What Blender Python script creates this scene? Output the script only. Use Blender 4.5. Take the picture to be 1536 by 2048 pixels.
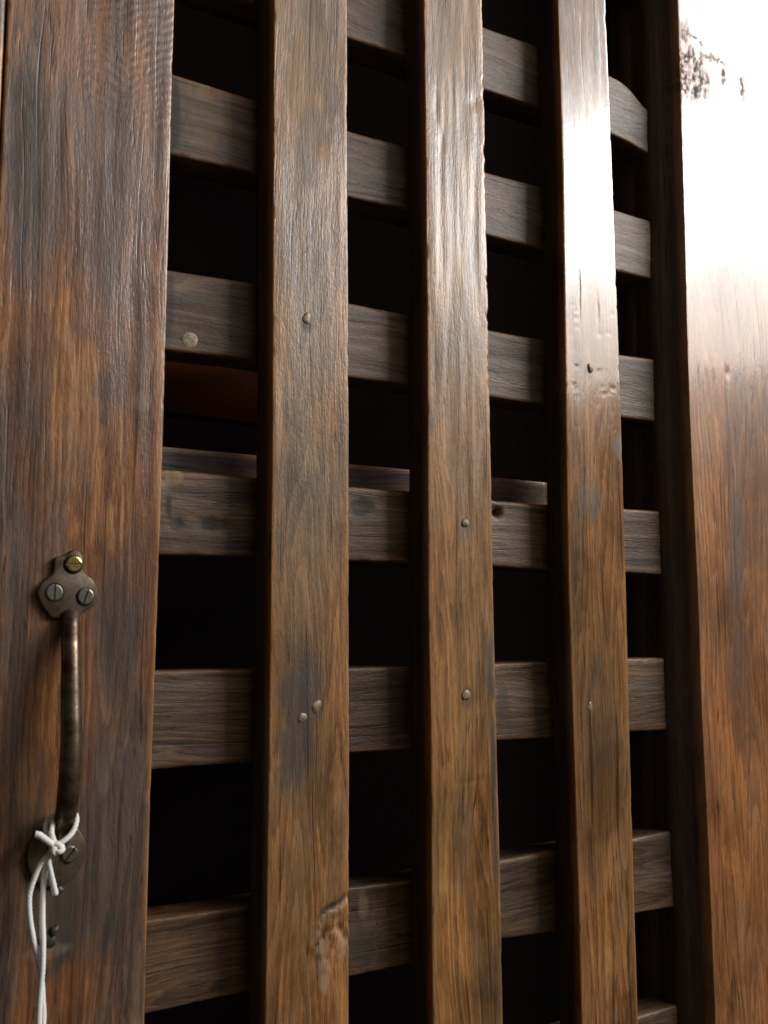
import bpy, math, random
import numpy as np
from mathutils import Matrix, Vector

for o in list(bpy.data.objects):
    bpy.data.objects.remove(o)
scene = bpy.context.scene
COL = scene.collection
ZC = 1.25                      # eye level above the floor line (m); door numbers below are mm from eye level
BASE = 0.60                    # bottom of the built stretch of the door

# ------------------------------------------------------------------ camera
cam_d = bpy.data.cameras.new('camera')
cam = bpy.data.objects.new('camera', cam_d); COL.objects.link(cam)
YAW, PITCH, ROLL, F_PX = 0.55616, 0.11746, -0.00259, 1971.74
Fv = Vector((math.sin(YAW)*math.cos(PITCH), math.cos(YAW)*math.cos(PITCH), math.sin(PITCH)))
Rv = Vector((math.cos(YAW), -math.sin(YAW), 0)); Uv = Rv.cross(Fv)
R2 = Rv*math.cos(ROLL) + Uv*math.sin(ROLL); U2 = -Rv*math.sin(ROLL) + Uv*math.cos(ROLL)
cam.matrix_world = Matrix(((R2.x, U2.x, -Fv.x, -0.26583), (R2.y, U2.y, -Fv.y, -0.49075), (R2.z, U2.z, -Fv.z, ZC), (0, 0, 0, 1)))
cam_d.sensor_fit = 'VERTICAL'; cam_d.sensor_height = 36.0; cam_d.sensor_width = 27.0
cam_d.lens = 36.0*F_PX/2048
cam_d.clip_start = 0.02; cam_d.clip_end = 100
cam_d.dof.use_dof = True; cam_d.dof.focus_distance = 0.66; cam_d.dof.aperture_fstop = 18
scene.camera = cam

# ------------------------------------------------------------------ world and lamps
w = bpy.data.worlds.new('World'); scene.world = w; w.use_nodes = True
bg = w.node_tree.nodes['Background']; bg.inputs[0].default_value = (1.0, 0.86, 0.66, 1); bg.inputs[1].default_value = 0.03

WC = Vector((2.00116, -1.79195, ZC+1.37842))     # centre of the window plane, found from its reflection in the bars
WX = Vector((0.5, 0.866, 0)); WN = Vector((-0.866, 0.5, 0))
def area(name, u0, u1, v0, v1, radiance, color, back=0.0, spread=180):
    """u runs towards the left end of the window wall, v up; metres"""
    d = bpy.data.lights.new(name, 'AREA'); d.shape = 'RECTANGLE'
    d.size = abs(u1-u0); d.size_y = abs(v1-v0); d.color = color
    d.energy = radiance*d.size*d.size_y*math.pi
    d.spread = math.radians(spread)
    o = bpy.data.objects.new(name, d); COL.objects.link(o)
    c = WC - WX*((u0+u1)/2) + Vector((0, 0, (v0+v1)/2)) - WN*back
    o.matrix_world = Matrix(((WX.x, 0, -WN.x, c.x), (WX.y, 0, -WN.y, c.y), (0, 1, 0, c.z), (0, 0, 0, 1)))
    return o
area('window_light', -1.0, 0.565, -0.20, 0.285, 26, (1.0, 0.985, 0.965))
area('upper_window_light', -1.15, -0.44, 0.32, 0.80, 16, (1.0, 0.985, 0.965))
area('added_fade_light', -1.0, 0.50, -0.60, -0.205, 5.5, (1.0, 0.90, 0.80))  # added lamp under the window, softens the glare's fade and adds warmth
area('bright_upper_wall_light', -0.9, 4.0, 0.35, 2.6, 1.6, (1.0, 0.98, 0.955), back=0.25)

vs = scene.view_settings
vs.view_transform = 'Standard'; vs.look = 'None'; vs.exposure = 0.25; vs.gamma = 1.0; vs.use_curve_mapping = False

# ------------------------------------------------------------------ numpy noise
def _hash(ix, iy, seed):
    h = (ix.astype(np.int64)*374761393 + iy.astype(np.int64)*668265263 + seed*1442695041) & 0xffffffff
    h = ((h ^ (h >> 13))*1274126177) & 0xffffffff
    return ((h ^ (h >> 16)) & 0xffff)/65535.0
def vnoise(x, y, seed=0):
    x = np.asarray(x, float); y = np.asarray(y, float)
    x, y = np.broadcast_arrays(x, y)
    ix = np.floor(x); iy = np.floor(y); fx = x-ix; fy = y-iy
    fx = fx*fx*(3-2*fx); fy = fy*fy*(3-2*fy)
    a = _hash(ix, iy, seed); b = _hash(ix+1, iy, seed); c = _hash(ix, iy+1, seed); d = _hash(ix+1, iy+1, seed)
    return (a*(1-fx)+b*fx)*(1-fy) + (c*(1-fx)+d*fx)*fy
def fbm(x, y, seed=0, octs=4):
    r = 0; amp = .5; tot = 0
    for i in range(octs):
        r = r + amp*vnoise(np.asarray(x)*2**i, np.asarray(y)*2**i, seed+i*17); tot += amp; amp *= .5
    return r/tot
def smooth(a, b, x):
    t = np.clip((x-a)/(b-a), 0, 1); return t*t*(3-2*t)
def blob(Wd, S, w, s, rw, rs, seed=1, rag=.5):
    """soft, ragged patch on a face, 0..1"""
    d = np.sqrt(((Wd-w)/rw)**2 + ((S-s)/rs)**2) + (fbm(Wd*.25, S*.06, seed)-.5)*2*rag
    return 1-smooth(.6, 1.1, d)

# ------------------------------------------------------------------ materials
def mat(name):
    m = bpy.data.materials.new(name); m.use_nodes = True
    nt = m.node_tree; return m, nt, nt.nodes['Principled BSDF']
class G:
    def __init__(s, nt): s.nt = nt
    def n(s, t, **k):
        o = s.nt.nodes.new(t)
        for a, b in k.items(): setattr(o, a, b)
        return o
    def link(s, a, b): s.nt.links.new(a, b)
    def math(s, op, a, b=None, c=None, clamp=False):
        o = s.n('ShaderNodeMath', operation=op, use_clamp=clamp)
        for i, v in enumerate((a, b, c)):
            if v is None: continue
            if isinstance(v, (int, float)): o.inputs[i].default_value = v
            else: s.link(v, o.inputs[i])
        return o.outputs[0]
    def map(s, vec, scale, loc=(0, 0, 0)):
        o = s.n('ShaderNodeMapping'); s.link(vec, o.inputs[0]); o.inputs['Scale'].default_value = scale; o.inputs['Location'].default_value = loc
        return o.outputs[0]
    def noise(s, vec, scale, detail=3, rough=.55, dist=0):
        o = s.n('ShaderNodeTexNoise'); s.link(vec, o.inputs['Vector'])
        o.inputs['Scale'].default_value = scale; o.inputs['Detail'].default_value = detail
        o.inputs['Roughness'].default_value = rough; o.inputs['Distortion'].default_value = dist
        return o.outputs[0]
    def ramp(s, fac, stops):
        o = s.n('ShaderNodeValToRGB'); s.link(fac, o.inputs[0]); e = o.color_ramp.elements
        while len(e) < len(stops): e.new(.5)
        for i, (p, c) in enumerate(stops):
            e[i].position = p; e[i].color = (c, c, c, 1) if isinstance(c, (int, float)) else (*c, 1)
        return o.outputs[0]
    def mix(s, fac, a, b, mode='MIX'):
        o = s.n('ShaderNodeMix', data_type='RGBA', blend_type=mode)
        for i, v in ((0, fac), (6, a), (7, b)):
            if isinstance(v, (int, float)): o.inputs[i].default_value = v
            elif isinstance(v, tuple): o.inputs[i].default_value = (*v, 1)
            else: s.link(v, o.inputs[i])
        return o.outputs[2]

def wood(name, horiz=False, seed=0.0, dark=(.030, .017, .010), mid=(.105, .053, .026), light=(.22, .115, .052),
         grey=(.085, .066, .052), grey_amt=.55, rough=.36, coat=.5, coat_rough=.16, bump=.5, edge_amt=1.0, amber=.75):
    m, nt, b = mat(name); g = G(nt)
    tc = g.n('ShaderNodeTexCoord').outputs['Object']
    if horiz:   # turn the grain along x
        r = g.n('ShaderNodeMapping'); r.inputs['Rotation'].default_value = (0, math.pi/2, 0); g.link(tc, r.inputs[0]); tc = r.outputs[0]
    tc = g.map(tc, (1, 1, 1), (seed*1.7, seed*.9, seed*2.3))
    st = g.n('ShaderNodeAttribute', attribute_name='stain_shade'); sep = g.n('ShaderNodeSeparateColor'); g.link(st.outputs['Color'], sep.inputs[0])
    aO, aD, aP = sep.outputs[0], sep.outputs[1], sep.outputs[2]; aM = st.outputs['Alpha']
    edge = g.n('ShaderNodeAttribute', attribute_name='edge').outputs['Fac']
    # bend the grain a little before stretching it
    wv = g.noise(g.map(tc, (1, 1, .35)), 14, 2)
    wob = g.n('ShaderNodeVectorMath', operation='MULTIPLY_ADD')
    g.link(g.n('ShaderNodeCombineXYZ').outputs[0], wob.inputs[0])
    cx = wob.inputs[0].links[0].from_node; g.link(wv, cx.inputs[0])
    wob.inputs[1].default_value = (.02, 0, 0); g.link(tc, wob.inputs[2]); tw = wob.outputs[0]
    big = g.noise(g.map(tc, (1, 1, .30)), 16, 4, .6)
    big2 = g.noise(g.map(tc, (1, 1, .36), (3, 1, 2)), 24, 5, .62, .5)
    streak = g.noise(g.map(tw, (1, 1, .045)), 300, 4, .75)
    streak2 = g.noise(g.map(tw, (1, 1, .07), (5, 2, 7)), 75, 5, .66)
    fine = g.noise(g.map(tw, (1, 1, .11)), 1100, 3, .7)
    grit = g.noise(g.map(tc, (1, 1, .45)), 700, 2, .6)
    rn = g.noise(g.map(tw, (1, .3, .07), (1.3, 0, 0)), 14, 3, .45)
    ring = g.math('FRACT', g.math('MULTIPLY_ADD', streak, 1.2, g.math('MULTIPLY', rn, 46)))
    pore = g.ramp(g.noise(g.map(tw, (1, 1, .10), (9, 4, 1)), 480, 2, .5), [(.60, 0), (.70, 1)])
    poremask = g.ramp(g.noise(g.map(tc, (1, 1, .5)), 45, 2), [(.45, 0), (.62, 1)])
    pore = g.math('MULTIPLY', pore, poremask)
    t = g.math('ADD', g.math('MULTIPLY', streak, .36), g.math('ADD', g.math('MULTIPLY', streak2, .27), g.math('ADD', g.math('MULTIPLY', fine, .22), g.math('MULTIPLY', ring, .15))))
    col = g.ramp(t, [(.31, dark), (.50, mid), (.70, light)])
    blot = g.noise(g.map(tc, (1, 1, .5), (7, 3, 5)), 24, 6, .62, .4)
    # orange timber showing through worn lacquer
    om = g.math('MULTIPLY', aO, g.ramp(streak2, [(.34, .25), (.56, 1)]), clamp=True)
    nat = g.math('MULTIPLY', g.ramp(big, [(.50, 0), (.66, amber)]), g.ramp(streak2, [(.36, .2), (.60, 1)]))
    om = g.math('MAXIMUM', om, nat)
    col = g.mix(om, col, g.ramp(t, [(.38, (.10, .038, .011)), (.50, (.29, .118, .034)), (.62, (.50, .235, .075))]))
    # grey, dusty lacquer
    gm = g.math('MULTIPLY', g.ramp(big2, [(.46, 0), (.62, 1)]), grey_amt)
    col = g.mix(gm, col, g.mix(g.ramp(t, [(.40, 0), (.60, 1)]), tuple(c*.55 for c in grey), tuple(c*1.5 for c in grey)))
    col = g.mix(1.0, col, g.ramp(blot, [(.34, (.60, .58, .56)), (.50, (1.0, 1.0, 1.0)), (.66, (1.30, 1.26, 1.18))]), 'MULTIPLY')
    # blue black water stains, plus shade painted on the sides and low left stile
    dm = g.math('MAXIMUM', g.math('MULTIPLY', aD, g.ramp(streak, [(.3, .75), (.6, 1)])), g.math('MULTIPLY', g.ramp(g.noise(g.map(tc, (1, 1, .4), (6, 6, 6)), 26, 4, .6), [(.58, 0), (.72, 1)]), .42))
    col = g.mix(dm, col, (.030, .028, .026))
    # dark pores and cracks
    crack = g.math('MULTIPLY', g.ramp(g.noise(g.map(tw, (1, 1, .022), (2, 8, 3)), 330, 2, .5), [(.64, 0), (.68, 1)]), .6)
    col = g.mix(g.math('MAXIMUM', g.math('MULTIPLY', pore, .75), crack), col, (.012, .008, .006))
    # pale torn or rubbed timber
    ed = g.math('MULTIPLY', g.math('MULTIPLY', edge, edge_amt), g.ramp(g.noise(g.map(tc, (1, 1, .25), (4, 4, 9)), 75, 3), [(.36, .05), (.60, .9)]))
    pm = g.math('MULTIPLY', aP, g.ramp(streak2, [(.36, .35), (.55, 1)]))
    col = g.mix(g.math('MINIMUM', ed, 1.0), col, (.40, .185, .062))
    col = g.mix(pm, col, (.42, .30, .18))
    g.link(col, b.inputs['Base Color'])
    rr = g.math('ADD', g.math('MULTIPLY', g.math('SUBTRACT', big2, .5), .22), g.math('MULTIPLY', g.math('SUBTRACT', fine, .5), .3))
    rr = g.math('ADD', g.math('ADD', rr, rough), g.math('MULTIPLY', g.math('MAXIMUM', g.math('MAXIMUM', aM, g.math('MULTIPLY', aD, .5)), aP), .45), clamp=True)
    g.link(rr, b.inputs['Roughness'])
    b.inputs['IOR'].default_value = 1.5
    cw = g.math('MULTIPLY', g.math('SUBTRACT', 1, g.math('MAXIMUM', g.math('MAXIMUM', aM, g.math('MULTIPLY', aD, .9)), aP), clamp=True), coat)
    g.link(cw, b.inputs['Coat Weight'])
    cr = g.math('ADD', g.math('MULTIPLY', g.math('SUBTRACT', streak2, .5), .18), coat_rough, clamp=True)
    g.link(cr, b.inputs['Coat Roughness']); b.inputs['Coat IOR'].default_value = 1.5
    h = g.math('ADD', g.math('MULTIPLY', streak, .75), g.math('ADD', g.math('MULTIPLY', fine, .5), g.math('ADD', g.math('MULTIPLY', ring, .16), g.math('MULTIPLY', grit, .5))))
    h = g.math('SUBTRACT', h, g.math('ADD', g.math('MULTIPLY', pore, .35), g.math('MULTIPLY', crack, .6)))
    bp = g.n('ShaderNodeBump'); bp.inputs['Strength'].default_value = bump; bp.inputs['Distance'].default_value = .0006
    g.link(h, bp.inputs['Height']); g.link(bp.outputs[0], b.inputs['Normal']); g.link(bp.outputs[0], b.inputs['Coat Normal'])
    return m

M = {}
M['stile_l'] = wood('old_wood_left_stile', seed=1.0, dark=(.05, .025, .014), mid=(.155, .066, .029), light=(.28, .130, .058), grey=(.115, .092, .076), grey_amt=.6, rough=.36, coat=.25, coat_rough=.25, bump=.45)
M['bar1'] = wood('old_wood_first_bar', seed=2.0, dark=(.12, .062, .025), mid=(.235, .124, .048), light=(.42, .225, .085), grey=(.135, .105, .066), grey_amt=.5, rough=.40, coat=.15, coat_rough=.25, bump=.55)
M['bar2'] = wood('old_wood_second_bar', seed=3.3, dark=(.13, .068, .027), mid=(.25, .132, .050), light=(.44, .24, .09), grey=(.16, .115, .07), grey_amt=.4, rough=.33, coat=.1, coat_rough=.16, bump=.36)
M['bar3'] = wood('old_wood_third_bar', seed=4.1, dark=(.11, .055, .023), mid=(.225, .114, .046), light=(.40, .21, .085), grey=(.135, .105, .066), grey_amt=.5, rough=.22, coat=.7, coat_rough=.085, bump=.11)
M['stile_r'] = wood('old_wood_right_stile', seed=5.2, dark=(.15, .064, .024), mid=(.30, .116, .038), light=(.50, .22, .078), grey=(.17, .11, .072), grey_amt=.35, rough=.37, coat=.85, coat_rough=.12, bump=.20)
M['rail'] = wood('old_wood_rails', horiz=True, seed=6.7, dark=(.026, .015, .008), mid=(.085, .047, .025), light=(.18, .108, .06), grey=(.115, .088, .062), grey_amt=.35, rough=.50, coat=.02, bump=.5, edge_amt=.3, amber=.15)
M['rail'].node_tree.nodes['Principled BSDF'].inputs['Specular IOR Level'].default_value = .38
M['slat'] = wood('dark_polished_slat_wood', horiz=True, seed=8.0, dark=(.05, .03, .028), mid=(.10, .062, .056), light=(.15, .10, .09), grey=(.11, .09, .09), grey_amt=.5, rough=.36, coat=.3, coat_rough=.2, bump=.15)
M['jamb'] = wood('old_wood_jamb', seed=9.4, mid=(.10, .075, .055), light=(.2, .16, .12), grey=(.14, .125, .11), grey_amt=.8, rough=.42, coat=.2, coat_rough=.25)

def metal(name, c1, c2, rough, metallic=1.0, scale=180, bump=.25):
    m, nt, b = mat(name); g = G(nt); tc = g.n('ShaderNodeTexCoord').outputs['Object']
    n1 = g.noise(tc, scale, 4, .65); n2 = g.noise(tc, scale*6, 3)
    g.link(g.ramp(n1, [(.38, c1), (.62, c2)]), b.inputs['Base Color'])
    g.link(g.math('ADD', g.math('MULTIPLY', g.math('SUBTRACT', n1, .5), -.5), rough, clamp=True), b.inputs['Roughness'])
    b.inputs['Metallic'].default_value = metallic
    bp = g.n('ShaderNodeBump'); bp.inputs['Strength'].default_value = bump; bp.inputs['Distance'].default_value = .0004
    g.link(g.math('ADD', n1, g.math('MULTIPLY', n2, .4)), bp.inputs['Height']); g.link(bp.outputs[0], b.inputs['Normal'])
    return m
M['plate'] = metal('dull_bronze_plate', (.075, .053, .034), (.14, .103, .068), .50, .55)
M['grip'] = metal('worn_bronze_grip', (.060, .040, .024), (.20, .15, .10), .34, .8, 90)
M['brass'] = metal('bright_brass_screw', (.62, .40, .14), (.85, .62, .30), .28, 1.0, 300)
M['screw'] = metal('dull_screw', (.12, .11, .095), (.20, .18, .15), .45, .8, 300)
M['nail'] = metal('painted_over_nail', (.16, .105, .06), (.34, .25, .17), .45, .15, 400)
M['rust'] = metal('rusty_stud', (.03, .026, .022), (.09, .08, .07), .5, .4, 300)
def plain(name, c, rough, bumpscale=0, sss=0):
    m, nt, b = mat(name); g = G(nt); tc = g.n('ShaderNodeTexCoord').outputs['Object']
    n = g.noise(tc, bumpscale or 40, 3)
    if rough > .86: b.inputs['Specular IOR Level'].default_value = .1
    g.link(g.ramp(n, [(.3, tuple(x*.8 for x in c)), (.7, c)]), b.inputs['Base Color']); b.inputs['Roughness'].default_value = rough
    bp = g.n('ShaderNodeBump'); bp.inputs['Strength'].default_value = .4; bp.inputs['Distance'].default_value = .0004
    g.link(n, bp.inputs['Height']); g.link(bp.outputs[0], b.inputs['Normal'])
    return m
M['string'] = plain('white_cotton', (.90, .89, .86), .85, 1800)
M['void'] = plain('recess_shade_black', (.008, .0042, .003), .95, 60)  # near-black colour painting the unlit space behind the lattice
M['hole_shade'] = plain('dark_hole_shade', (.008, .006, .005), .9, 60)

# ------------------------------------------------------------------ object helpers
def P3(x, y, z):               # mm from eye level -> metres in the thing's own frame
    return (x/1000, y/1000, ZC - BASE + z/1000)
def link(o, parent=None):
    COL.objects.link(o)
    if parent: o.parent = parent
    return o
def thing(name, label, cat, group=None):
    o = bpy.data.objects.new(name, None); o.empty_display_size = .05; COL.objects.link(o)
    o.location = (0, 0, BASE); o['label'] = label; o['category'] = cat
    if group: o['group'] = group
    return o
def mesh_obj(name, verts, faces, m, parent=None, smooth=True):
    me = bpy.data.meshes.new(name)
    me.from_pydata([tuple(v) for v in verts], [], faces)
    if smooth: me.polygons.foreach_set('use_smooth', [True]*len(me.polygons))
    me.materials.append(M[m]); me.update()
    return link(bpy.data.objects.new(name, me), parent)

def plank(name, m, parent, S, lo, hi, f, bk, horiz=False, step=1.6, rad=0.8, disp=None, stain_shade=None, chip=None, splay=0, seed=0, side_shade=.92):
    """A beam built from cross-sections. S: stations along the grain (mm); lo, hi: its two long edges at each
    station; f, bk: depth of front and back faces; chip(S, side) -> mm knocked off the front arrises;
    disp(W, S) -> mm pushed back on the front face; stain(W, S) -> N x 4."""
    S = np.asarray(S, float); n = len(S); lo = np.broadcast_to(lo, n); hi = np.broadcast_to(hi, n)
    width = float(np.mean(hi-lo)); nf = max(6, int(width/step))
    prof = []                  # (kind, a, b): position = lo/hi mix + offsets ; built as columns
    colsW, colsD, edge = [], [], []
    cl = chip(S, 0) if chip else np.zeros(n)
    cr = chip(S, 1) if chip else np.zeros(n)
    rl = rad+cl; rr = rad+cr
    def add(Wc, Dc, e): colsW.append(np.broadcast_to(Wc, n).astype(float).copy()); colsD.append(np.broadcast_to(Dc, n).astype(float).copy()); edge.append(e)
    for k in range(nf+1):      # front face, lo to hi
        a = k/nf; wv = (lo+rl)*(1-a) + (hi-rr)*a
        e = max(0, 1-min(a, 1-a)*width/2.2)
        add(wv, f, e*.8)
    for th in (.33, .66, 1.0): # front arris at hi
        add(hi-rr+rr*math.sin(th*math.pi/2), f+rr*(1-math.cos(th*math.pi/2)), 1)
    ns = max(3, int((bk-f)/6))
    for k in range(1, ns+1):   # side at hi
        add(hi, f+rad*1.6+(bk-f-rad*3)*k/ns, 0)
    for th in (.5, 1.0):
        add(hi-rad+rad*math.cos(th*math.pi/2), bk-rad+rad*math.sin(th*math.pi/2), 0)
    for k in range(1, 4):
        a = k/4; add(hi*(1-a)+lo*a, bk, 0)
    for th in (0, .5):
        add(lo+rad-rad*math.sin(th*math.pi/2), bk-rad+rad*math.cos(th*math.pi/2), 0)
    for k in range(ns, 0, -1): # side at lo, optionally splayed
        dd = f+rad*1.6+(bk-f-rad*3)*k/ns
        add(lo-splay*smooth(3, 20, dd-f), dd, 0)
    for th in (1.0, .66, .33):
        add(lo+rl-rl*math.sin(th*math.pi/2), f+rl*(1-math.cos(th*math.pi/2)), 1)
    Wm = np.array(colsW).T; Dm = np.array(colsD).T; c = Wm.shape[1]; Sm = np.repeat(S[:, None], c, 1)
    if splay:                  # back edge follows the splayed side
        isback = (Dm > bk-rad*2.2) & (Wm < lo[:, None]+rad*1.1); Wm[isback] -= splay
    if disp is not None:
        fall = np.clip(1-(Dm-f)/4.0, 0, 1); Dm += disp(Wm, Sm)*fall
    # slight unevenness on the sides
    side = (Dm > f+3)
    Wm += np.where(side, (fbm(Dm*.05, Sm*.02, seed+5)-.5)*.8, 0)
    X, Z = (Sm, Wm) if horiz else (Wm, Sm)
    V = np.stack([X/1000, Dm/1000, ZC-BASE+Z/1000], -1).reshape(-1, 3)
    i = np.arange(n-1)[:, None]*c; j = np.arange(c)[None, :]; j2 = (j+1) % c
    Q = np.stack(np.broadcast_arrays(i+j, i+j2, i+c+j2, i+c+j), -1).reshape(-1, 4)
    if horiz: Q = Q[:, ::-1]
    faces = Q.tolist()
    cap0 = list(range(c)); cap1 = list(range((n-1)*c, n*c))
    if horiz: faces += [cap0, cap1[::-1]]
    else: faces += [cap0[::-1], cap1]
    o = mesh_obj(name, V.tolist(), faces, m, parent)
    me = o.data
    for pi in (len(faces)-1, len(faces)-2): me.polygons[pi].use_smooth = False
    stv = stain_shade(Wm, Sm) if stain_shade else np.zeros(Wm.shape+(4,))
    if not horiz:              # sides painted dark to stand for shade; front faces keep the wood colour
        stv[..., 1] = np.maximum(stv[..., 1], smooth(f+rad+.2, f+rad+2.5, Dm)*side_shade)
    at = me.attributes.new('stain_shade', 'FLOAT_COLOR', 'POINT'); at.data.foreach_set('color', np.clip(stv, 0, 1).astype(np.float32).ravel())
    ed = np.repeat(np.array(edge)[None, :], n, 0)
    at = me.attributes.new('edge', 'FLOAT', 'POINT'); at.data.foreach_set('value', ed.astype(np.float32).ravel())
    return o

def stations(a, b, da, db, step=1.6, coarse=14):
    """dense between da and db, coarse outside"""
    s = [np.arange(a, da, coarse), np.arange(da, db, step), np.arange(db, b, coarse), [b]]
    return np.unique(np.round(np.concatenate(s), 3))
def poly(z, pts):
    pts = sorted(pts); return np.interp(z, [q[0] for q in pts], [q[1] for q in pts])
def soft(z, pts, k=25):        # the measured edge, smoothed
    s = poly(z, pts)*0
    for d in np.linspace(-k, k, 7): s = s + poly(z+d, pts)
    return s/7
def wear(seed, amp=.5, lo=.55):
    def c(S, side):
        a = fbm(S*.11, S*0+side*7.3, seed+side, 4); b = fbm(S*.35, S*0+side*3.1, seed+9+side, 3)
        return amp*(smooth(lo, .85, a)*2.2 + b*.45)
    return c
def face(seed, wav=.9, ridge=.25, dents=()):
    def d(Wd, S):
        h = (fbm(Wd*.03, S*.006, seed, 3)-.5)*wav*2 + (fbm(Wd*.22, S*.012, seed+3, 3)-.5)*ridge*2
        for (w, s, rw, rs, dep) in dents:
            q = ((Wd-w)/rw)**2 + ((S-s)/rs)**2; h = h + dep*np.exp(-q*1.2)
        return h
    return d

# ------------------------------------------------------------------ box added behind the door to keep light out; near-black stands for shade
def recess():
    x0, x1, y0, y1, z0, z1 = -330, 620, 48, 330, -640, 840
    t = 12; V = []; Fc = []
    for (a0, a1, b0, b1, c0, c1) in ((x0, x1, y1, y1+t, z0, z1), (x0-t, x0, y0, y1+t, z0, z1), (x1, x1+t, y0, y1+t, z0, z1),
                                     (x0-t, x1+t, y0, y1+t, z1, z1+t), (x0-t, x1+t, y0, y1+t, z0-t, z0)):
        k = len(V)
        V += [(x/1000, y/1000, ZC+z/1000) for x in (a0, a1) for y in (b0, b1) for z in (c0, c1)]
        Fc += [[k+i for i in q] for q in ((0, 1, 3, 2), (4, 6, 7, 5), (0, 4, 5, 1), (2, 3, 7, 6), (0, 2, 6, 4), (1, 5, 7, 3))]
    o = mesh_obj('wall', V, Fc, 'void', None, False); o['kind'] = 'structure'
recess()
M['inner'] = plain('dull_red_brown_board', (.10, .024, .008), .9, 60)
V = [(x/1000, y/1000, ZC+z/1000) for x in (-150, 8) for y in (100, 114) for z in (136, 176)]
mesh_obj('inner_board', V, [(0, 1, 3, 2), (4, 6, 7, 5), (0, 4, 5, 1), (2, 3, 7, 6), (0, 2, 6, 4), (1, 5, 7, 3)], 'inner', bpy.data.objects['wall'], False)

# ------------------------------------------------------------------ lattice door
door = thing('lattice_gate', 'old brown wooden lattice gate with upright bars nailed over cross rails', 'gate')
EDGE = {
 'L': [(344.3, -95.6), (300.8, -96.0), (189.9, -95.9), (82.0, -96.3), (35.2, -97.0), (-19.4, -97.7), (-94.4, -98.4), (-186.6, -98.5)],
 'b1l': [(365.5, -36.0), (234.3, -35.1), (112.5, -34.0), (2.0, -33.6), (-64.6, -33.7), (-201.7, -34.3)],
 'b1r': [(383.3, 13.8), (270.6, 14.0), (193.1, 14.9), (73.7, 15.4), (-12.2, 15.6), (-67.8, 16.0), (-188.4, 15.9)],
 'b2l': [(403.4, 70.3), (284.9, 71.2), (171.2, 71.4), (77.4, 70.7), (1.9, 70.4), (-42.3, 71.1), (-211.9, 71.1)],
 'b2r': [(420.5, 118.5), (331.7, 119.0), (245.5, 119.4), (178.4, 119.4), (96.7, 119.9), (17.5, 120.3), (-68.7, 121.3), (-221.6, 122.0)],
 'b3l': [(444.6, 186.0), (332.2, 186.7), (241.3, 185.7), (188.2, 184.9), (85.0, 183.8), (18.3, 183.0), (-72.5, 184.3), (-203.3, 185.0)],
 'b3r': [(461.5, 233.4), (345.1, 235.3), (232.5, 236.1), (141.7, 236.2), (25.8, 236.0), (-72.2, 235.0), (-189.3, 234.5), (-255.5, 234.7)],
 'R': [(489.4, 311.8), (364.9, 310.1), (284.7, 309.0), (214.2, 307.2), (149.3, 306.8), (85.8, 307.5), (19.9, 308.5), (-58.8, 307.0), (-128.6, 308.1), (-223.8, 308.5), (-270.2, 308.3)]}
BOT, TOP = -650, 850
RAILS = {
 0: ([(136, 418.9), (187, 420.8), (257, 420.4), (272, 418.5), (283, 413.5), (293, 404)], [(26, 374.2), (69, 375.3), (137, 372.1), (185, 373.9), (257, 372.8), (280, 370.5), (293, 367)]),
 1: ([(-88, 314.0), (-37, 313.6), (26, 312.0), (71, 313.0), (137, 311.8), (186, 313.9), (258, 313.0), (294, 312.8)], [(-88, 265.8), (-36, 267.5), (26, 267.5), (70, 269.3), (136, 266.7), (184, 267.1), (258, 265.2), (293, 265.8)]),
 2: ([(-88, 198.1), (-37, 200.6), (27, 199.8), (71, 199.9), (136, 199.9), (185, 200.5), (258, 200.9), (293, 202.8)], [(-89, 152.3), (-37, 154.2), (27, 152.5), (70, 153.3), (136, 153.4), (184, 154.0), (258, 153.0), (294, 154.3)]),
 3: ([(-89, 86.1), (-36, 85.6), (27, 85.1), (70, 85.4), (137, 84.2), (186, 84.0), (258, 86.0), (295, 86.4)], [(-89, 39.4), (-37, 40.2), (28, 40.1), (70, 40.0), (137, 40.1), (186, 39.2), (258, 39.5), (295, 38.7)]),
 4: ([(-90, -22.1), (-37, -22.0), (28, -22.9), (69, -23.0), (138, -22.6), (186, -22.2), (258, -21.8)], [(-91, -73.2), (-36, -73.3), (28, -72.4), (70, -73.4), (138, -72.2), (187, -72.9), (257, -73.2), (293, -73.9)]),
 5: ([(-91, -148.3), (-37, -149.2), (28, -148.3), (70, -150.2), (138, -146.9), (187, -145.8), (257, -146.3), (293, -145.0)], [(-91, -194.6), (-36, -193.9), (29, -197.9), (70, -197.7), (139, -195.2), (187, -197.3), (258, -196.7), (293, -197.8)]),
 6: ([(-91, -266), (300, -264)], [(-91, -313), (300, -312)]),
 7: ([(-91, -378), (300, -378)], [(-91, -426), (300, -426)]),
 8: ([(-91, 547), (300, 546)], [(-91, 500), (300, 499)])}

def stain_shade_stack(*layers):
    """layers: (channel, function)"""
    def s(Wd, S):
        r = np.zeros(Wd.shape+(4,))
        for ch, fn in layers: r[..., ch] = np.maximum(r[..., ch], fn(Wd, S))
        return r
    return s
B = lambda w, s, rw, rs, seed, amt=1.0, rag=.5: (lambda Wd, S: blob(Wd, S, w, s, rw, rs, seed, rag)*amt)

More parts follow.
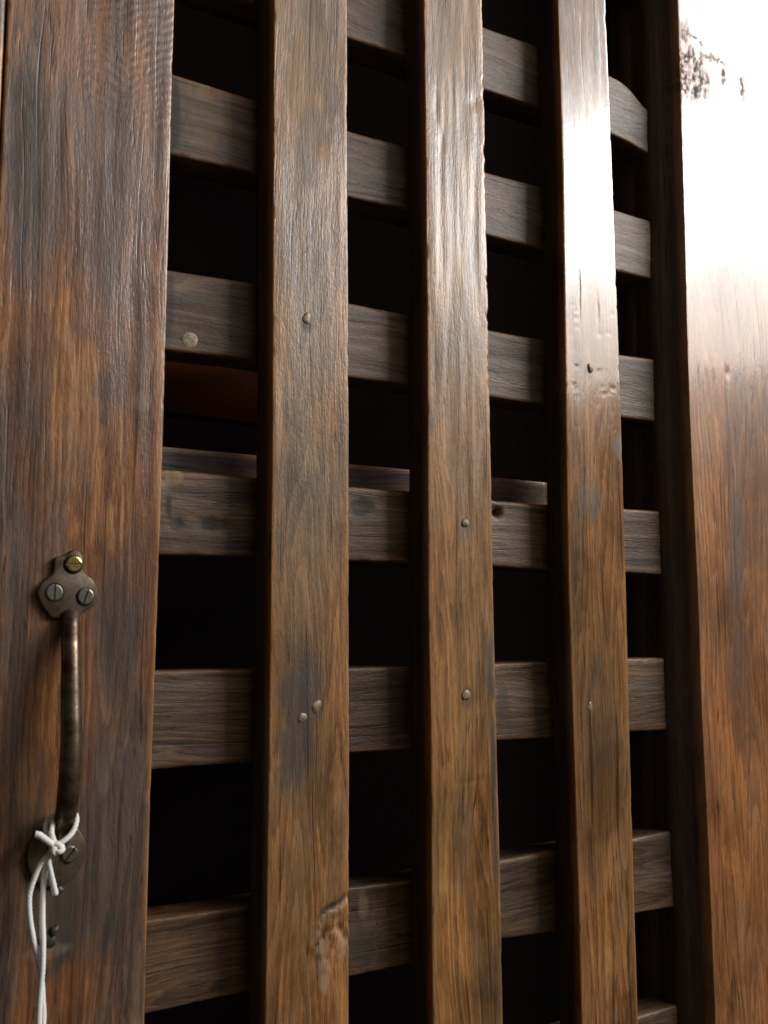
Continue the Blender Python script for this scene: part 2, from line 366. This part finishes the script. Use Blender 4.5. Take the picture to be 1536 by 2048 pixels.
# --- left stile: orange worn field above the handle, curl figure at the top, grey scuffs low down, dark blobs there painting the light falloff
def curl(Wd, S):
    m = smooth(250, 290, S)*smooth(-150, -135, Wd)
    u = S + 6*(fbm(Wd*.05, S*.02, 61)-.5)*4 - (Wd+120)*.45
    return face(11, .9, .3, [(-171, 262, 2, 3, .4)])(Wd, S) + m*.15*np.sin(u*2*math.pi/5.2)
zs = stations(BOT, TOP, -215, 375, 1.3)
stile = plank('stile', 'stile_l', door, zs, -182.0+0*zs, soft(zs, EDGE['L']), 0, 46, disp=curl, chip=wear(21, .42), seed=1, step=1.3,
  stain_shade=stain_shade_stack((0, B(-143, 95, 24, 55, 3, 1.0)), (0, B(-120, 80, 12, 45, 4, .9)), (0, B(-150, 158, 8, 22, 5, .9)), (0, B(-118, 330, 12, 40, 6, .8)),
                    (0, B(-148, 215, 7, 40, 7, .6)), (0, B(-112, -170, 14, 60, 8, .55)), (1, B(-170, 240, 9, 60, 9, .6)), (1, B(-128, 215, 9, 60, 10, .45)),
                    (1, B(-120, -5, 14, 40, 12, .55)), (1, B(-166, -20, 12, 60, 13, .6)), (1, B(-172, -130, 12, 70, 131, .6)), (1, B(-118, -110, 20, 60, 132, .5)), (1, B(-158, -100, 12, 60, 133, .55)), (1, B(-144, -128, 16, 36, 14, .9)), (2, B(-145, -149, 12, 3.5, 15, .35)),
                    (2, B(-109, 117, 6, 6, 16, .35, .3)), (2, B(-147, 145, 3, 12, 18, .35))))
# --- the three upright bars
zs = stations(BOT, TOP, -225, 400)
kn = [(2, -166, 3, 6, 1.2), (10, -163, 3, 5, 1.5), (6, -178, 2.5, 10, .9), (-6, -176, 3, 4, .9), (-13, 171, 5, 1.2, .3), (-4, 290, 6, 4, .3)]
def knot_disp(Wd, S):
    return face(31, 1.0, .3, kn)(Wd, S) + blob(Wd, S, 5, -165, 14, 20, 71)*(fbm(Wd*.45, S*.3, 72)-.5)*2.6 + 1.8*np.exp(-((S+153-(Wd-2)*.45-3*(fbm(Wd*.3, S*.1, 73)-.5))/1.8)**2)*smooth(-9, 6, Wd)
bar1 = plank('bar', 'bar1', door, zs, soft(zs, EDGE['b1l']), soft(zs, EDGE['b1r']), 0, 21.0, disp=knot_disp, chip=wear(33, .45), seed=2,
  stain_shade=stain_shade_stack((0, B(7, 60, 10, 160, 21, .8)), (0, B(6, -150, 14, 90, 22, .9)), (0, B(-28, -150, 8, 90, 23, .7)), (1, B(-18, -50, 14, 40, 24, .75)), (1, B(-12, 285, 12, 30, 25, .5)),
                    (2, lambda a, b: blob(a, b, 4, -166, 12, 11, 26, .7)*smooth(.45, .62, fbm(a*.35, b*.18, 74))*.7), (2, B(0, -183, 3, 14, 27, .55, .8)), (2, B(12, -174, 2.5, 9, 28, .5, .8)), (1, lambda a, b: np.exp(-((b+152-(a-2)*.45-3*(fbm(a*.3, b*.1, 73)-.5))/2.2)**2)*smooth(-9, 4, a)*.9), (1, B(-13, 173, 4.5, 6, 301, .6)), (1, B(-12, -49, 5, 6, 302, .55)), (1, B(-4, -46, 5, 6, 303, .55)), (3, B(-10, 330, 22, 60, 30, .45))))
zs = stations(BOT, TOP, -235, 440)
def chip2(S, side):
    base = wear(43, .45)(S, side)
    if side == 1:
        m = smooth(90, 190, S)*(1-smooth(350, 390, S))
        base = base + m*1.6*np.abs(np.sin(S*.31+3*vnoise(S*.05, 0*S, 4)))*smooth(.35, .7, fbm(S*.08, S*0, 47, 2))
    return base
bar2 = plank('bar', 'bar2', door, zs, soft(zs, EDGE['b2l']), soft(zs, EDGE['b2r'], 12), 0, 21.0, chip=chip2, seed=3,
  disp=face(41, 1.2, .45, [(100, -92, 12, 1.2, .5), (112, -146, 4, 1, .6), (110, 345, 5, 5, .6), (80, 335, 2, 12, .5), (84, 310, 2, 10, .4)]),
  stain_shade=stain_shade_stack((0, B(80, 0, 12, 150, 41, .5)), (0, B(85, -190, 16, 60, 42, .8)), (0, B(108, -110, 9, 80, 43, .7)), (1, B(118, -20, 5, 26, 44, .8)), (1, B(119, -110, 3, 60, 45, .85)), (1, B(73, 125, 3, 10, 46, .7)), (1, B(98.5, 63, 4.5, 6, 304, .5)), (1, B(98, -42, 5.5, 7, 305, .6)),
                    (3, B(90, 400, 24, 50, 47, .3))))
zs = stations(BOT, TOP, -275, 480)
rng = random.Random(5)
dn = [(rng.choice((193, 194, 196))+rng.uniform(-1.5, 1.5) if rng.random() < .55 else rng.uniform(214, 231), rng.uniform(135, 225), rng.uniform(1.2, 2.6), .7, rng.uniform(.05, .17)) for _ in range(46)]
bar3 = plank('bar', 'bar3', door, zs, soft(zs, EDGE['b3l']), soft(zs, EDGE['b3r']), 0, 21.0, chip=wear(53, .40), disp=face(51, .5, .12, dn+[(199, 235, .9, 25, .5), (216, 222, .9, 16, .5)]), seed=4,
  stain_shade=stain_shade_stack((0, B(210, 110, 12, 60, 51, .7)), (0, B(195, -40, 10, 120, 52, .4)), (0, B(205, -220, 22, 60, 53, .9)), (1, B(233, 124, 5, 10, 54, 1.0, .3)), (1, B(205, 85, 14, 14, 55, .45)), (1, B(207, 176, 4.5, 6, 306, .6)), (1, B(199, -53, 5, 6, 307, .5)), (1, B(205, -60, 26, 50, 56, .4))))
# --- right stile: glossy, with a patch of torn finish high up
zs = stations(BOT, TOP, -290, 540, 1.8)
def torn(Wd, S):
    m = blob(Wd, S, 322, 432, 24, 26, 81, .45)
    m = np.maximum(m, blob(Wd, S, 318, 462, 7, 16, 82, .8)*.8)
    m = np.maximum(m, blob(Wd, S, 362, 440, 4, 9, 83, .6)); m = np.maximum(m, blob(Wd, S, 386, 438, 3.5, 11, 84, .6))
    m = np.maximum(m, blob(Wd, S, 350, 452-.0*Wd, 18, 3, 85, .8)*.8)
    line = np.exp(-((S-(470-(Wd-316)*.38)-4*(fbm(Wd*.12, 0*S, 89)-.5))/1.3)**2)*(Wd > 312)*(1-smooth(385, 396, Wd))*smooth(.3, .5, fbm(Wd*.18, S*.05, 90))
    m = np.maximum(m, line)
    return m
def scrib(a, b): return np.maximum(1-smooth(.02, .07, np.abs(fbm(a*.16, b*.10, 88, 3)-.5)), smooth(.56, .62, fbm(a*.35, b*.22, 87)))
def right_disp(Wd, S):
    return face(61, .35, .10, [(327, 200, 1, 10, -.4), (352, 195, 1.2, 4, .5)])(Wd, S) + torn(Wd, S)*(fbm(Wd*.5, S*.5, 86)-.5)*1.0
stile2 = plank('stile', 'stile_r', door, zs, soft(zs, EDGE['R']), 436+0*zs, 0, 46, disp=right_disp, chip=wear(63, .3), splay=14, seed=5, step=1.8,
  stain_shade=stain_shade_stack((3, lambda a, b: torn(a, b)*(.5+.5*scrib(a, b))), (1, lambda a, b: torn(a, b)*scrib(a, b)), (0, B(318, 130, 8, 120, 62, .8)), (0, B(380, 180, 22, 70, 63, .6)), (0, B(350, -150, 30, 60, 64, .6)),
                    (1, B(352, 60, 12, 60, 65, .5)), (1, B(352, -50, 16, 60, 66, .35)), (2, B(319, 187, 1.6, 12, 67, .8, .3)), (2, B(336, 190, 1.6, 10, 68, .8, .4)), (2, B(372, 185, 6, 10, 69, .35))))

# --- cross rails, let into the stiles behind the bars
xs = np.unique(np.concatenate([np.arange(-110, 312, 1.6), [312]]))
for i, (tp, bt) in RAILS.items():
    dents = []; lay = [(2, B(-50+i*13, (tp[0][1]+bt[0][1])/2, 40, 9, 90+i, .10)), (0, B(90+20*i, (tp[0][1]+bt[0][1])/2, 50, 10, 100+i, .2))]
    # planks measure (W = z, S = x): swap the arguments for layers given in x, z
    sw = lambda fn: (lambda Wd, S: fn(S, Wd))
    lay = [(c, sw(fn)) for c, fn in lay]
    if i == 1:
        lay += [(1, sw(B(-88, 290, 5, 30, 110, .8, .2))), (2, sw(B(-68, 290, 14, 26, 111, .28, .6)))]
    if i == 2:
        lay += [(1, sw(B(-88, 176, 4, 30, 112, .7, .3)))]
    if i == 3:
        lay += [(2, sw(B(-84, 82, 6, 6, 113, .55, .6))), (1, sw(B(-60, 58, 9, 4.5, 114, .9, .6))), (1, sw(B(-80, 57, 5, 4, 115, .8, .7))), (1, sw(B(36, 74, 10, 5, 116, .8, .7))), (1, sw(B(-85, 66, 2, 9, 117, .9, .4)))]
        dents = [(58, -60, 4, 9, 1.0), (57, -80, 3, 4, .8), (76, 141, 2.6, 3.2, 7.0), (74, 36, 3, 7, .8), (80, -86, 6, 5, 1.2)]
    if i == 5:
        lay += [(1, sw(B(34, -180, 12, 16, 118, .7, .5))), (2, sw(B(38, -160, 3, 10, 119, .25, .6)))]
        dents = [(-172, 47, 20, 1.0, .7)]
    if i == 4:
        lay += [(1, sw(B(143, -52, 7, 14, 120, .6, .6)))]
    plank('rail', 'rail', door, xs, soft(xs, bt, 8), soft(xs, tp, 8), 21.0, 46, horiz=True, rad=1.6, disp=face(70+i, .9, .3, dents), chip=wear(80+i, .45), stain_shade=stain_shade_stack(*lay), seed=20+i)

# --- polished slat standing behind the fourth cross rail
xs2 = np.arange(-104, 209.5, 4.0)
plank('rear_slat', 'slat', door, xs2, 78+0*xs2, 104.2+0*xs2+(xs2-60)*.004, 47.0, 60, horiz=True, rad=1.0, step=3, seed=40)

# --- nails and plugs
def dome(name, m, parent, x, z, y, r, h, squash=1.0, seed=0, rough=.12):
    rg = random.Random(seed); V = []; Fc = []; n = 16
    prof = [(1.05, -.4), (1.02, .12), (.90, .48), (.66, .78), (.35, .95)]
    ph = rg.uniform(0, 6.28)
    for (rr, hh) in prof:
        for k in range(n):
            a = 2*math.pi*k/n; q = rr*r*(1+rough*math.sin(2*a+ph)*.7+rough*.5*math.sin(3*a+ph*2))
            V.append(P3(x+q*math.cos(a)*squash, y-hh*h, z+q*math.sin(a)))
    V.append(P3(x, y-h, z))
    for i in range(len(prof)-1):
        for k in range(n): Fc.append((i*n+k, i*n+(k+1) % n, (i+1)*n+(k+1) % n, (i+1)*n+k))
    for k in range(n): Fc.append(((len(prof)-1)*n+k, (len(prof)-1)*n+(k+1) % n, len(V)-1))
    return mesh_obj(name, V, Fc, m, parent)
for k, (b_, x, z, r, h) in enumerate([(bar1, -12.9, 177.2, 3.2, 1.0), (bar1, -13.7, -48.4, 2.7, .7), (bar1, -5.1, -42.9, 3.3, .8), (bar2, 98.8, 64.9, 2.8, .9), (bar2, 98.0, -40.4, 3.2, .6), (bar3, 207.6, 178.4, 3.0, 1.4), (bar3, 199.2, -51.7, 2.6, .6)]):
    dome('nail', 'nail', b_, x, z, .1, r, h, .9, k, .22)
rails = [o for o in door.children if o.name.startswith('rail')]
dome('plug', 'nail', rails[2], -75, 160.2, 21.1, 4.6, .35, 1, 31, .05)
dome('stud', 'rust', stile, -142.6, -116.5, .2, 2.4, 2.0, 1, 41, .3)
dome('stud', 'rust', stile, -141.7, -121.8, .2, 2.0, 1.6, 1.3, 42, .3)
dome('stud', 'rust', stile, -143.5, -140, .2, 2.6, 2.6, .8, 43, .35)
dome('stud', 'rust', stile, -147, -144, .2, 3.4, 1.2, 1.4, 44, .35)

# ------------------------------------------------------------------ pull handle
def slab(name, pts, y0, y1, m, parent, bev=.9):
    """outline (x, z) in mm extruded from y0 (wall) to y1 (front), rounded front edge"""
    P = np.array(pts, float); n = len(P)
    # resample smoothly
    t = np.arange(n); tt = np.linspace(0, n, n*4, endpoint=False)
    Q = []
    for u in tt:
        i = int(u); f = u-i; a, b, c, d = P[(i-1) % n], P[i % n], P[(i+1) % n], P[(i+2) % n]
        Q.append(.5*((2*b)+(-a+c)*f+(2*a-5*b+4*c-d)*f*f+(-a+3*b-3*c+d)*f**3))
    Q = np.array(Q); n = len(Q)
    area2 = np.sum(Q[:, 0]*np.roll(Q[:, 1], -1)-np.roll(Q[:, 0], -1)*Q[:, 1])
    if area2 < 0: Q = Q[::-1]
    tan = np.roll(Q, -1, 0)-np.roll(Q, 1, 0); nor = np.stack([tan[:, 1], -tan[:, 0]], 1); nor /= np.linalg.norm(nor, axis=1)[:, None]
    rings = [(0, y0), (0, y1+bev), (.3*bev, y1+.3*bev), (bev, y1)]
    V = []; Fc = []
    for ins, y in rings:
        for q in (Q-nor*ins): V.append(P3(q[0], y, q[1]))
    for i in range(len(rings)-1):
        for k in range(n): Fc.append((i*n+k, i*n+(k+1) % n, (i+1)*n+(k+1) % n, (i+1)*n+k))
    Fc.append(tuple(range((len(rings)-1)*n, len(rings)*n)))
    return mesh_obj(name, V, Fc, m, parent)
def catmull(pts, per=8):
    P = np.array(pts, float); P = np.vstack([2*P[0]-P[1], P, 2*P[-1]-P[-2]]); R = []
    for i in range(1, len(P)-2):
        a, b, c, d = P[i-1], P[i], P[i+1], P[i+2]
        for f in np.linspace(0, 1, per, endpoint=False): R.append(.5*((2*b)+(-a+c)*f+(2*a-5*b+4*c-d)*f*f+(-a+3*b-3*c+d)*f**3))
    R.append(P[-2]); return np.array(R)
def tube(name, pts, rad, m, parent, nseg=14, per=8, twist=0, close_r=.5):
    """pts: (x, y, z) mm; rad: number or list of radii at the points; twist>0 gives a laid-string surface"""
    C = catmull(pts, per); n = len(C)
    r = np.full(n, rad) if isinstance(rad, (int, float)) else np.interp(np.linspace(0, 1, n), np.linspace(0, 1, len(rad)), rad)
    V = []; Fc = []; up = Vector((0.31, -1, .17)); prev = None; L = 0
    for i in range(n):
        t = Vector(C[min(i+1, n-1)]-C[max(i-1, 0)]).normalized()
        if prev is None: a = t.cross(up).normalized()
        else: a = (prev-t*prev.dot(t)).normalized()
        prev = a; b_ = t.cross(a)
        if i: L += np.linalg.norm(C[i]-C[i-1])
        for k in range(nseg):
            th = 2*math.pi*k/nseg; rr = r[i]*(1+(.22*abs(math.sin(1.5*(th+L*twist)))-.08 if twist else 0))
            v = Vector(C[i])+(a*math.cos(th)+b_*math.sin(th))*rr; V.append(P3(*v))
    for i in range(n-1):
        for k in range(nseg): Fc.append((i*nseg+k, i*nseg+(k+1) % nseg, (i+1)*nseg+(k+1) % nseg, (i+1)*nseg+k))
    Fc += [tuple(range(nseg))[::-1], tuple(range((n-1)*nseg, n*nseg))]
    return mesh_obj(name, V, Fc, m, parent)
def screw(m, parent, x, z, y, r, ang, h=1.0, slot=.5):
    """slotted screw head: a low disc and two raised halves"""
    V = []; Fc = []; n = 10
    def ring(pts, yy): k = len(V); V.extend(P3(x+a, yy, z+b_) for a, b_ in pts); return list(range(k, k+len(pts)))
    full = [(r*math.cos(2*math.pi*k/24), r*math.sin(2*math.pi*k/24)) for k in range(24)]
    a0 = ring(full, y+.6); a1 = ring(full, y-.15*h)
    for k in range(24): Fc.append((a0[k], a0[(k+1) % 24], a1[(k+1) % 24], a1[k]))
    Fc.append(tuple(a1))
    ca, sa = math.cos(ang), math.sin(ang); g0 = math.asin(slot/r)
    for sgn in (1, -1):
        def half(rr, gap):
            g_ = math.asin(min(.9, gap/rr)); pts = [(rr*math.cos(g_+(math.pi-2*g_)*k/n), rr*math.sin(g_+(math.pi-2*g_)*k/n)*1) for k in range(n+1)]
            return [((u*ca-v*sa)*sgn, (u*sa+v*ca)*sgn) for u, v in pts]
        b0 = ring(half(r*.995, slot), y); b1 = ring(half(r*.97, slot), y-h*.7); b2 = ring(half(r*.82, slot*1.15), y-h)
        for p_, q_ in ((b0, b1), (b1, b2)):
            for k in range(n+1): k2 = (k+1) % (n+1); Fc.append((p_[k], p_[k2], q_[k2], q_[k]))
        Fc.append(tuple(b2))
    return mesh_obj('screw', V, Fc, m, parent, False)

OUT = [(-150.2, 33.5), (-148.2, 35.1), (-144.5, 35.7), (-142.0, 38.2), (-138.9, 38.0), (-136.7, 35.7), (-135.9, 32.6), (-135.8, 29.2), (-134.9, 26.8), (-132.1, 25.0), (-129.3, 21.2), (-128.2, 17.4), (-128.6, 14.1), (-130.4, 11.2), (-133.2, 9.5), (-135.6, 7.8), (-137.8, 5.4), (-141.5, 4.2), (-145.2, 4.7), (-148.5, 5.4), (-150.1, 5.4), (-153.2, 8.6), (-156.0, 12.8), (-157.3, 16.5), (-157.1, 19.0), (-155.3, 22.3), (-152.4, 24.9), (-150.6, 26.9), (-150.1, 29.7)]
handle = tube('handle', [(-141.4, 1.5, 9.5), (-141.6, -2.0, 6.0), (-142.0, -5.8, 0.8), (-142.5, -9.5, -9.9), (-142.6, -12.0, -21.5), (-142.7, -14.0, -33.0), (-142.7, -17.0, -51.2), (-143.1, -18.0, -66.9), (-143.3, -16.0, -79.5), (-143.2, -11.0, -90), (-143.8, -4.0, -98), (-144, 0, -101)],
              [1.5, 4.6, 4.5, 4.45, 4.6, 4.8, 5.0, 5.1, 5.0, 4.9, 5.2, 5.6], 'grip', door, 20)
handle['label'] = 'worn bronze pull handle screwed to the left stile'
top_plate = slab('plate', OUT, .3, -3.0, 'plate', handle)
a = np.linspace(0, 2*math.pi, 18, endpoint=False)
low_plate = slab('plate', [(-144+13.6*math.cos(t), -105+15*math.sin(t)) for t in a], .3, -3.0, 'plate', handle)
def hole_shade(x, z, y, r):          # dark disc round a screw, painting the shade of a countersink
    return slab('countersink_shade', [(x+r*math.cos(t), z+r*math.sin(t)) for t in a], y+.5, y-.06, 'hole_shade', handle, .05)
hole_shade(-141.2, 31.2, -3.0, 4.7); hole_shade(-149.3, 17.6, -3.0, 4.55); hole_shade(-134.8, 15.6, -3.0, 4.55)
screw('brass', handle, -140.7, 31.5, -3.0, 3.9, .05, 1.0, .45)
screw('screw', handle, -149.5, 17.5, -3.0, 4.1, 1.55, .7, .42)
screw('screw', handle, -134.6, 15.8, -3.0, 4.1, 1.25, .9, .42)
screw('screw', handle, -138.2, -105.5, -3.0, 4.0, .9, 1.4, .42)

# ------------------------------------------------------------------ string tied round the foot of the handle
string = thing('string', 'thin white cotton string knotted round the foot of the bronze gate handle', 'string')
SR = 1.22
tube('strand', [(-148.5, -19, -98.5), (-151.6, -16, -102.8), (-154.5, -14.5, -106.8), (-157.7, -14, -115.8), (-158.4, -14, -121.2), (-157.6, -14, -129.9), (-155.5, -14, -140.0), (-153.0, -14, -149.0), (-151.6, -14, -156.8), (-150.8, -14, -165.5), (-150.1, -14, -180), (-149.6, -14, -260)], SR, 'string', string, 12, 12, 1.1)
tube('strand', [(-149, -19, -99), (-151.1, -15, -103.2), (-151.5, -12.5, -109.4), (-151.9, -12, -118.1), (-152.0, -13, -129.0), (-151.9, -15.5, -139.9), (-152.2, -17.5, -150.6), (-152.9, -17.5, -163.5), (-152.9, -17.5, -180), (-152.8, -17.5, -260)], SR, 'string', string, 12, 12, 1.1)
tube('loose_end', [(-150, -18.5, -99), (-151.1, -16, -103.3), (-149.5, -15, -110.2), (-146.7, -14, -120.5)], [SR, SR, SR*.95, SR*1.1], 'string', string, 12, 10, 1.1)
tube('loose_end', [(-147.5, -18.5, -99), (-150, -19.5, -97.2), (-152.8, -19.5, -94.9), (-156, -18.5, -92.4), (-157.7, -18, -91.9)], [SR, SR*1.1, SR*1.15, SR*1.25, SR*1.2], 'string', string, 12, 10, 1.1)
tube('loop', [(-148.6, -19.5, -97.4), (-144.8, -19.5, -95.6), (-141.0, -18, -92.6), (-138.6, -15, -88.2), (-138.4, -10, -85.6), (-140.5, -6.6, -84.6), (-144, -6.0, -84.8), (-147.2, -8.5, -86.5), (-149, -13, -89.2), (-150.2, -17, -92.4), (-148.9, -19.2, -97.2)], SR*.95, 'string', string, 12, 10, 1.1)
tube('loop', [(-148.2, -19, -97.8), (-150.6, -16, -95), (-151.3, -10, -92), (-149.6, -6.2, -88.4), (-146, -5.4, -86.6)], SR*.9, 'string', string, 12, 10, 1.1)
def knot():
    pts = []
    for k in range(26):
        t = 2*math.pi*k/25*1.0
        pts.append((-148.2+(1.5+.7*math.cos(3*t))*math.cos(2*t)*1.15, -19.6+.9*math.sin(3*t), -98.9+(1.5+.7*math.cos(3*t))*math.sin(2*t)*.95))
    return tube('knot', pts, SR*1.05, 'string', string, 10, 4, 1.1)
knot()

# ------------------------------------------------------------------ left frame post, and an unseen right one added to block light
post = thing('gate_post', 'pale grey wooden post standing beside the stile that carries the bronze handle', 'post')
zs = stations(BOT, TOP, -200, 360, 3)
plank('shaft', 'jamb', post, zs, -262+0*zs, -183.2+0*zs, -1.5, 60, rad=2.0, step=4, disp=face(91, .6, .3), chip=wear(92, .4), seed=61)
post = thing('gate_post', 'unseen grey post added beside the glossy wide stile to block light', 'post')
zs = stations(BOT, TOP, -200, 360, 12)
plank('shaft', 'jamb', post, zs, 437.5+0*zs, 520+0*zs, 0, 60, rad=2.0, step=6, disp=face(93, .6, .3), seed=62)
